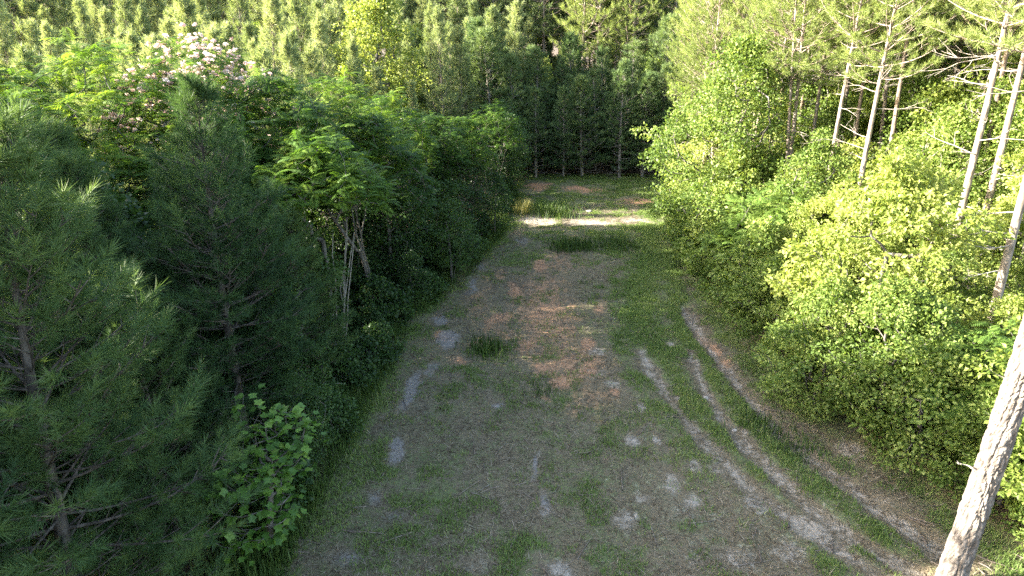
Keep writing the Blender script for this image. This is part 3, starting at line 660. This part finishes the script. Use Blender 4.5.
for k, (x, y) in enumerate(sorted(lows, key=lambda q: q[1])):
    plant('low_bush', LOWB[k % 2], x, y, rng.uniform(.6, 1.15), rng.uniform(0, PI2), 'low dark bush in the left verge undergrowth, %s from the camera' % WORDS[k], 'bush', 'low bushes of the left verge')

# deeper undergrowth of the left wood
rng = np.random.default_rng(560)
deep = []
for y in np.arange(8.6, 31, 1.9):
    for x in np.arange(-4.9-rng.uniform(0, 1), -.72*y-6.5, -2.1):
        deep.append((x+float(xl(y))+4.2+rng.normal(0, .4), y+rng.normal(0, .5), y))
for ri, k, (x, y, _r) in rows_of(deep, lambda q: q[2]):
    if (y < 12.0 and x > -8.2) or math.hypot(x+4.95, y-11.5) < 2.3 or (15.5 < y < 24.5 and x > -6.6): continue
    plant('understorey_tree', BROAD[2], x, y, rng.uniform(.35, .72), rng.uniform(0, PI2), 'dim leafy shrub inside the left wood, %s from the left in the %s row' % (WORDS[k], WORDS[ri]), 'shrub', 'shrubs inside the dark left wood')

# ------------------------------------------------------------------ sunlit young pine stand behind the mimosas
rng = np.random.default_rng(600)
stand = []
yrow = 21.6; row = 0
while yrow < 66:
    step = 2.7+.02*yrow; x = -3.5-.74*yrow-4+rng.uniform(0, step)
    hi_x = -16 if yrow < 23 else -12.5 if yrow < 27 else -9.5 if yrow < 33 else (-7.5 if yrow < 36 else (-4.5 if yrow < 47 else (-2.5 if yrow < 52 else 1)))
    r_ = []
    while x < hi_x:
        xx, yy = x+rng.normal(0, .5), yrow+rng.normal(0, .5)
        if not (36.6 < yy < 39.9 and xx > -19) and math.hypot(xx+9.2, yy-50) > 3.2: r_.append((xx, yy))
        x += step*rng.uniform(.85, 1.2)
    stand.append(r_); yrow += 2.9; row += 1
for ri, r_ in enumerate(stand):
    for k, (x, y) in enumerate(sorted(r_, key=lambda q: q[0]/q[1])):
        h = (7.0+.13*max(y-27, 0)+rng.normal(0, 1.35))*(1.0 if x < -8 else .92)
        if x > -18 and y < 35.5: h = rng.uniform(9.2, 10.8)
        if y > 45: h += .10*(y-45)
        plant('young_pine', STANDP[rng.integers(0, 5)], x, y, h/10, rng.uniform(0, PI2), 'pale sunlit young pine behind the mimosas, row %s from the front, %s from the left' % (WORDS[ri], WORDS[k]), 'pine', 'young pines in the sunlit stand', sxy=h/10*rng.uniform(.8, 1.12), tilt=(rng.normal(0, .03), rng.normal(0, .03)))
plant('round_tree', ROUND, -9.2, 50, 1.0, 1.0, 'round yellow-green broad-leaved tree standing above the young pines', 'tree')

# ------------------------------------------------------------------ shaded pine wall closing the clearing
rng = np.random.default_rng(610)
wall_ = []
for yy, x0, x1, st in ((52.2, -1.6, 15, 1.9), (54.8, -2.5, 18, 2.2), (57.5, -1, 20, 2.4)):
    x = x0
    while x < x1: wall_.append((x+rng.normal(0, .3), yy+rng.normal(0, .4))); x += st*rng.uniform(.85, 1.2)
for k, (x, y) in enumerate(sorted(wall_, key=lambda q: q[0]/q[1])):
    h = 7.0+.4*(y-52)+rng.normal(0, 1.2)
    plant('pine_tree', DARKP[rng.integers(0, 3)], x, y, h/9, rng.uniform(0, PI2), 'dark young pine closing the far end of the clearing, %s from the left' % WORDS[min(k, 39)], 'pine', 'dark pines at the far end of the clearing', sxy=h/9*rng.uniform(1.05, 1.5), tilt=(rng.normal(0, .03), rng.normal(0, .03)))

rng = np.random.default_rng(615)
fill = []
for yy, x0, x1, st in ((60, -6, 16, 2.8), (64, -8, 6, 3.0), (67, -20, 20, 3.2), (71, -24, 24, 3.4), (76, -30, 28, 3.6), (82, -50, 30, 3.6)):
    x = x0
    while x < x1: fill.append((x+rng.normal(0, .5), yy+rng.normal(0, .6), yy)); x += st*rng.uniform(.8, 1.2)
for ri, k, (x, y, _r) in rows_of(fill, lambda q: q[2]):
    if k % 3: plant('young_pine', STANDP[k % 4], x, y, rng.uniform(.85, 1.2), rng.uniform(0, PI2), 'young pine under the tall far pines, %s from the left in their %s row' % (WORDS[k], WORDS[ri]), 'pine', 'young pines under the far tall pines')
    else: plant('broadleaf_tree', BROAD[k % 2], x, y, rng.uniform(1.0, 1.4), rng.uniform(0, PI2), 'leafy tree under the tall far pines, %s from the left in their %s row' % (WORDS[k], WORDS[ri]), 'tree', 'leafy trees under the far tall pines')

# mature pines far behind
rng = np.random.default_rng(620)
back = []
for yy, x0, x1, st in ((63, 6, 13, 2.2), (68, -18, 16, 4.4), (73, -24, 20, 4.2), (79, -34, 26, 4.4), (86, -70, 40, 4.0), (92, -75, 45, 3.6), (99, -80, 60, 3.4), (106, -88, 70, 3.4)):
    x = x0
    while x < x1: back.append((x+rng.normal(0, .7), yy+rng.normal(0, .9), yy)); x += st*rng.uniform(.8, 1.25)
for ri, k, (x, y, _r) in rows_of(back, lambda q: q[2]):
    if abs(x) > .80*y+5: continue
    h = rng.uniform(17, 22)
    dk = 62 < y < 65 and x > 5
    plant('tall_pine', FARP[k % 2] if not dk else TALLP[k % 3], x, y, h/(18 if dk else 20), rng.uniform(0, PI2), 'tall mature pine far behind, %s from the left in the %s row back' % (WORDS[k], WORDS[ri]), 'pine', 'tall pines on the far skyline')

# ------------------------------------------------------------------ right side: the near trunk, tall pines, broad-leaved trees, bushes
def near_trunk():
    rng = np.random.default_rng(700); H = 19.0; na, nz_ = 72, 700
    zz = np.concatenate([np.linspace(-.3, 13., nz_-60), np.linspace(13.1, 18.9, 60)]); th = np.arange(na)*PI2/na
    TH, Z = np.meshgrid(th, zz); r = .245*(1-.30*np.clip(Z, 0, 12)/12-.62*np.clip(Z-12, 0, 7)/7)+.05*np.exp(-np.clip(Z+.3, 0, 9)*2.2)
    cx = .06*Z/3+.05*np.sin(Z*.45); cyy = .03*np.sin(Z*.6+1)
    # plated bark: long plates split by furrows, periodic round the stem
    def per(f, s_, seed): return vnoise((np.cos(TH)*f+7), (np.sin(TH)*f+Z*s_+11), seed)
    w = per(1.6, 1.1, 2)*1.4
    cell = np.abs(np.mod(TH/PI2*13+w*1.6+.35*per(3, 3.5, 8), 1)-.5)*2
    cut = np.abs(np.mod(Z*3.2+np.floor(TH/PI2*13+w*1.6)*.37+per(2, 2, 6)*1.2, 1)-.5)*2
    plate = np.clip(cell*2.2-.15, 0, 1)*np.clip(cut*4-.1, .25, 1)
    dr = np.clip(r/.245, .3, 1)*(-.030*(1-plate)+.020*(per(6, 9, 4)-.5)+.014*(per(12, 22, 5)-.5)+.010*(per(26, 48, 7)-.5))
    R_ = r+dr
    V = np.stack([cx+R_*np.cos(TH), cyy+R_*np.sin(TH), Z], -1).reshape(-1, 3)
    i = np.arange(nz_-1)[:, None]*na; j = np.arange(na)[None, :]; k = (j+1) % na
    F = np.concatenate([np.stack([i+j, i+k, i+na+k], -1).reshape(-1, 3), np.stack([i+j, i+na+k, i+na+j], -1).reshape(-1, 3)])
    tm = MB(); tm.add(V, F, .5)
    return tm.mesh('trunk', M['near_bark'], False)
up = pine(701, 19.0, .66, 3.0, .26, TUFT_FAR, 'needle_tall', .75, (3, 5), bl_gap=.45, tsize=1.9, power=.5)
e = plant('tall_pine', {'trunk': near_trunk()}, 8.45, 10.6, 1.0, 0, 'thick plated pine trunk nearest the camera, shaded only at its foot', 'pine', None, tilt=(0, .02))
obj('branches', up['branches'], e, (.35, 0, 0)); obj('crown', up['crown'], e, (.35, 0, 0))
rg = np.random.default_rng(702); dm = MB()
dead_branch(dm, rg, (-.2, .02, 2.7), 2.6, .28, .022, .5)
obj('snag', dm.mesh('snag', M['dead_wood'], True), e)

rng = np.random.default_rng(710)
rp = [(13.1, 17.4, 17, 'pale pine trunk directly behind the thick near trunk'),
      (15.5, 28.0, 18, 'pale pine trunk with many bare dead branches above the sunlit bushes'),
      (14.6, 22.0, 17, 'pale pine trunk, front one of the close pair above the sunlit bushes'),
      (15.9, 22.8, 18, 'pale pine trunk, rear one of the close pair above the sunlit bushes'),
      (17.2, 25.0, 18, 'pine trunk with a forked dead limb near the upper right corner'),
      (15.6, 33.0, 16, 'dark pine trunk between the dead-branched pine and the broad-leaved tree'),
      (15.2, 37.0, 17, 'thin pale pine trunk above the broad-leaved tree, near the dark trunk'),
      (14.3, 38.6, 17, 'thin pale pine trunk in the close trio above the broad-leaved tree'),
      (14.6, 42.5, 17, 'pine with an upswept limb above the middle of the broad-leaved tree'),
      (13.0, 47.0, 16, 'farthest sunlit pine beside the dark pines closing the clearing'),
      (12.1, 29.2, 15, 'dark slender pine trunk just behind the broad-leaved tree'),
      (11.6, 43.0, 15, 'sunlit pine with pale dead limbs reaching over the clearing'),
      (10.6, 38.6, 13.5, 'sunlit pine rising straight behind the big broad-leaved tree'), (12.0, 50.0, 15, 'sunlit pine where the right wood meets the dark far pines'),
      (18.6, 30.5, 17, 'sunlit pine behind the dead-branched pine'), (19.5, 36.0, 18, 'sunlit pine behind the dark trunk'),
      (21.0, 27.5, 18, 'sunlit pine at the frame edge behind the forked limb'), (18.0, 41.0, 18, 'sunlit pine deep behind the close trio'),
      (22.5, 33.5, 18, 'sunlit pine deep in the right wood near the frame edge'), (17.0, 46.0, 18, 'sunlit pine behind the upswept limb pine'), (24.0, 40.0, 18, 'sunlit pine deep behind the dead-branched pine'),
      (21.0, 46.0, 18, 'sunlit pine far behind the dark trunk'), (16.2, 52.0, 18, 'tall pine behind the farthest sunlit pine'), (28.0, 36.0, 19, 'sunlit pine deepest at the frame edge'), (29.0, 45.0, 19, 'deep pine at the back of the right wood'),
      (25.0, 50.0, 19, 'deep pine at the back of the right wood, toward its middle'), (20.5, 55.0, 19, 'deep pine at the back of the right wood, toward the clearing'), (17.0, 19.5, 17, 'pale pine trunk at the frame edge behind the near trunks'), (35, 50, 19, 'deep pine at the back of the right wood near the edge'), (32, 58, 19, 'hindmost pine of the right wood'), (24, 62, 19, 'hindmost pine of the right wood toward the clearing'), (40, 60, 19, 'hindmost pine of the right wood near the frame edge'),
      (13.6, 31.6, 15, 'slender pale trunk just beside the dark slender one'), (16.8, 31.0, 16, 'slender pale trunk between the dark trunk and the dead-branched pine'), (13.4, 35.6, 15, 'slender pale trunk in the middle of the close trio'), (18.4, 26.6, 17, 'slender pale trunk behind the close pair'), (16.4, 20.6, 16, 'slender pale trunk close to the frame edge, beside the pine behind the near trunk'), (12.6, 38.0, 14, 'slender pale trunk over the broad-leaved crown'), (12.9, 25.6, 15, 'slender pale trunk rising from the sunlit bushes'), (13.0, 28.4, 15, 'slender pale trunk next beyond the one rising from the bushes'), (14.9, 30.0, 16, 'slender pale trunk midway to the dead-branched pine'), (16.4, 26.4, 16, 'slender pale trunk just before the dead-branched pine'), (12.2, 33.2, 14, 'slender pale trunk behind the crown of the big broad-leaved tree'), (11.4, 34.6, 15, 'slender pale trunk farther behind the big broad-leaved crown'), (12.4, 30.4, 15, 'slender pale trunk at the camera side of the big broad-leaved crown'), (12.0, 40.4, 15, 'slender pale trunk before the pine with the upswept limb')]
for k, (x, y, h, lab) in enumerate(rp):
    plant('tall_pine', (BAREP[k % 3] if (k < 9 or k == 10 or k >= len(rp)-14) else TALLP[k % 3]), x, y, h/18, rng.uniform(0, PI2), lab, 'pine', 'tall pines of the sunlit right wood', tilt=(rng.normal(0, .03), rng.normal(0.015, .04)))
plant('broadleaf_tree', BIGB, 10.0, 31.0, 1.08, .4, 'big soft sunlit broad-leaved tree leaning over the far right of the clearing', 'tree')
bl = [(10.6, 36.5, .85, 1, 'sunlit broad-leaved tree just beyond the big leaning one'), (11.8, 26.5, .72, 0, 'sunlit broad-leaved tree beside the big one toward the camera'), (13.2, 25.2, .58, 1, 'yellow-green tree below the dead-branched pine'),
      (14.5, 31.5, .8, 0, 'green understorey tree between the dark trunks'), (17.3, 28.8, .9, 0, 'green tree filling the gap behind the dead-branched pine'), (16.2, 24.6, .6, 1, 'yellow-green tree behind the close pair of pale trunks'), (15.0, 18.6, .55, 1, 'yellow-green tree at the frame edge behind the near trunks'),
      (18.8, 23.6, 1.05, 0, 'green leafy tree at the frame edge under the forked limb'), (16.6, 35.0, .95, 1, 'yellow-green tree behind the dark trunk'), (19.6, 33.0, 1.1, 0, 'tall green tree behind the dead branches'), (17.6, 39.0, 1., 0, 'green tree under the close trio of thin trunks'), (12.9, 34.4, .9, 1, 'yellow-green tree behind the big broad-leaved one'),
      (22.5, 30.0, 1.15, 0, 'green tree deep at the frame edge'), (13.5, 40.5, .85, 0, 'green tree under the upswept limb pine'), (21.5, 38.5, 1.2, 1, 'yellow-green tree deep in the right wood'), (26, 34, 1.2, 0, 'green tree deepest at the frame edge'), (12.4, 21.8, .5, 1, 'yellow-green small tree above the sunlit bushes'), (13.6, 20.2, .42, 0, 'green small tree under the pale pine pair'),
      (20.6, 43.5, 1.1, 0, 'green tree at the back of the right wood'), (14.4, 46.6, .8, 1, 'yellow-green tree under the farthest sunlit pine'), (24.6, 26.5, 1.1, 1, 'yellow-green tree outside the frame edge'), (11.9, 48.5, .7, 0, 'small tree beside the far end of the clearing'),
      (18.6, 27.2, 1.15, 1, 'tall yellow-green tree behind the rear trunk of the close pair'), (20.2, 30.2, 1.25, 0, 'tall green tree filling behind the dead branches'), (17.4, 24.2, .9, 0, 'green tree just behind the rear pale trunk'), (19.8, 25.2, 1.15, 1, 'tall yellow-green tree under the forked limb'), (21.8, 27.2, 1.25, 0, 'tall green tree at the frame edge behind the forked limb'), (16.9, 33.2, .9, 1, 'tall yellow-green tree beside the dark trunk'), (18.4, 36.2, 1.25, 0, 'tall green tree behind the slender pale trunks'), (14.2, 28.6, .72, 1, 'yellow-green tree before the dark slender pine'), (15.2, 36.6, .95, 0, 'tall green tree behind the close trio'),
      (16.7, 27.3, 1.0, 1, 'bright yellow-green tree between the dead-branched pine and the close pair'), (15.6, 20.4, .85, 1, 'bright yellow-green tree before the slender trunk at the frame edge'), (15.4, 24.6, .85, 0, 'bright green tree just behind the front trunk of the close pair')]
for x, y, s, v, lab in bl:
    plant('broadleaf_tree', BROAD[v], x, y, s, rng.uniform(0, PI2), lab, 'tree', 'broad-leaved trees among the right pines')
# bushes along the right edge
bu = []
for y in np.arange(11.2, 47, 1.7):
    ex = float(xr(y)); bu.append((ex+.95+rng.uniform(-.1, .5), y+rng.uniform(-.4, .4), 2 if rng.uniform() < .55 else 1, rng.uniform(.75, 1.05)))
for y in np.arange(12.5, 34, 2.2):
    ex = float(xr(y)); bu.append((ex+2.5+rng.uniform(-.4, .5), y+rng.uniform(-.5, .5), 0 if rng.uniform() < .65 else 1, rng.uniform(.85, 1.15)))
for y in np.arange(13.5, 30, 2.8):
    ex = float(xr(y)); bu.append((ex+4.6+rng.uniform(-.5, .5), y+rng.uniform(-.5, .5), 0, rng.uniform(.8, 1.0)))
for k, (x, y, v, s) in enumerate(sorted(bu, key=lambda q: q[1])):
    lab = {0: 'tall sunlit yellow-green bush', 1: 'mid-height leafy green bush', 2: 'low green bush at the verge'}[v]
    plant('leafy_bush', BUSH[v] if (k % 4 or v == 2) else (FERNB if k % 8 else BIGLEAF), x, y, s*rng.choice([.75, 1., 1.25]), rng.uniform(0, PI2), lab+' of the right wood edge, %s from the camera' % WORDS[k], 'bush', 'bushes along the right wood edge')

# ------------------------------------------------------------------ broad-leaved sapling with separate lobed leaves, lower left
rng = np.random.default_rng(800)
sx, sy = -4.95, 11.5
sap = obj('sapling', None, None, (sx, sy, float(gz(sx, sy))))
tag(sap, 'bright green sapling with big lobed leaves at the shaded left verge', 'sapling')
T = []
for (cx, cyy, cz, rx, rz_, n) in ((-.25, -.1, 1.3, .95, 1.0, 146), (.5, .0, 2.6, .6, .8, 82), (-.1, -.1, 2.2, .75, .6, 58), (.0, 0, 3.3, .25, .4, 13)):
    for q in range(n):
        d = rng.normal(0, 1, 3); d /= np.linalg.norm(d); r_ = rng.uniform(.55, 1)**.5
        T.append((cx+d[0]*rx*r_, cyy+d[1]*rx*r_, max(.25, cz+d[2]*rz_*r_)))
T = np.array(T)
tm, wm_, dirs = grow(rng, trunk_path(rng, 2.6, (.3, 0), .15, 8, -.15), T, .0045, .2, .46)
obj('stem', tm.mesh('stem', M['grey_bark'], True), sap); obj('twigs', wm_.mesh('twigs', M['grey_bark'], True), sap)
half = [(0, 0), (.16, .02), (.34, .10), (.50, .24), (.42, .42), (.30, .50), (.36, .72), (.40, .88), (.24, .86), (.0, .78)]
ol = [(x_, y_, .10*abs(x_)) for x_, y_ in half]+[(-x_, y_, .10*abs(x_)) for x_, y_ in half[-2:0:-1]]
lv, lf = fan(ol); lmeshes = []
for q in range(6):
    mb = MB(); l2 = lv.copy(); l2[:, 2] += -.18*(l2[:, 1]-.2)**2+rng.normal(0, .015, len(l2)); mb.add(l2, lf, .15+.14*q); lmeshes.append(mb.mesh('leaf', M['poplar']))
for q in range(len(T)):
    o = obj('leaf', lmeshes[q % 6], sap, Vector(T[q]))
    a = math.atan2(T[q][1], T[q][0])+rng.normal(0, .7); d = Vector((math.cos(a), math.sin(a), rng.normal(-.2, .3)-.25*(T[q][2] < 1))).normalized()
    R = frames(np.array([list(d)]), rng, np.array([rng.normal(0, .35)]))[0]
    from mathutils import Matrix
    o.rotation_euler = Matrix(R.tolist()).to_euler(); o.scale = [rng.uniform(.13, .215)]*3

T2 = T[rng.integers(0, len(T), 330)]+rng.normal(0, .17, (330, 3)); T2[:, 2] = np.maximum(T2[:, 2], .2)
an = np.arctan2(T2[:, 1], T2[:, 0])+rng.normal(0, .8, 330)
mb = MB(); mb.inst(lv, lf, T2, frames(np.stack([np.cos(an), np.sin(an), rng.normal(-.25, .35, 330)], -1), rng, rng.normal(0, .45, 330)), rng.uniform(.10, .19, 330), rng.uniform(0, .8, 330))
o = obj('foliage', mb.mesh('foliage', M['poplar']), sap); o['kind'] = 'stuff'

# ------------------------------------------------------------------ weed clumps and stones on the clearing floor
rng = np.random.default_rng(820)
def weed(u, v, w, h, n, lab, mat='weed', wl=None):
    x, y = g(u, v); mb = MB(); X = rng.normal(0, w, n); Y = rng.normal(0, (wl or w), n)
    a = rng.uniform(0, PI2, n); hh = h*rng.uniform(.4, 1.1, n); ww = rng.uniform(.018, .034, n); ln = rng.uniform(.15, 1.2, n)
    R = np.zeros((n, 3, 3)); c_, s_ = np.cos(a), np.sin(a)
    R[:, 0, 0] = c_*ww; R[:, 1, 0] = s_*ww; R[:, 0, 1] = -s_*hh*ln; R[:, 1, 1] = c_*hh*ln; R[:, 2, 2] = hh
    mb.inst(BLADE_V, BLADE_F, np.stack([X, Y, gz(x+X, y+Y)-float(gz(x, y))-.02], -1), R, np.ones(n), rng.uniform(0, 1, n))
    o = obj('weed_clump', None, None, (x, y, float(gz(x, y)))); obj('foliage', mb.mesh('foliage', M[mat]), o); tag(o, lab, 'weeds', 'weed clumps in the clearing')
weed(488, 350, .35, .55, 420, 'tall grass clump standing alone amid the clay patches near the muddy spot')
weed(566, 250, .4, .8, 420, 'tall dark weed clump at the near side of the sunlit strip')
weed(582, 249, .35, .7, 300, 'weed clump beside the tall dark one near the sunlit strip')
weed(615, 246, .7, .55, 700, 'broad green weed patch before the middle of the sunlit strip')
weed(523, 213, .35, .9, 300, 'sunlit yellow weed clump at the end of the sunlit strip', 'yellow_weed')
weed(545, 212, .8, .65, 800, 'dark bushy weed patch just beyond the yellow clump')
weed(560, 216, .5, .6, 300, 'smaller weed patch beyond the sunlit strip')
weed(622, 192, .7, .4, 260, 'low weed patch far out in the clearing')
weed(540, 392, .3, .18, 200, 'low green tuft on the clay below the tall clump')
weed(762, 424, .35, .3, 320, 'grass tuft on the ridge between the ruts and the bushes')
weed(795, 447, .4, .3, 320, 'grass tuft by the pale bare bank under the bushes')
def stone(u, v, s, lab):
    import bmesh
    bm_ = bmesh.new(); bmesh.ops.create_icosphere(bm_, subdivisions=2, radius=1)
    for v_ in bm_.verts: v_.co *= rng.uniform(.82, 1.1); v_.co.x *= s*1.2; v_.co.y *= s; v_.co.z *= s*.55
    me = bpy.data.meshes.new('stone'); bm_.to_mesh(me); bm_.free(); me.materials.append(M['stone'])
    x, y = g(u, v); o = obj('stone', me, None, (x, y, float(gz(x, y))+s*.15)); o.rotation_euler[2] = rng.uniform(0, 6); tag(o, lab, 'stone', 'pale stones')
stone(707, 394, .08, 'pale stone in the grass between the upper ruts')
stone(735, 427, .07, 'pale stone at the rut, farther down than the other')
stone(589, 212, .16, 'small pale stone just beyond the sunlit strip')
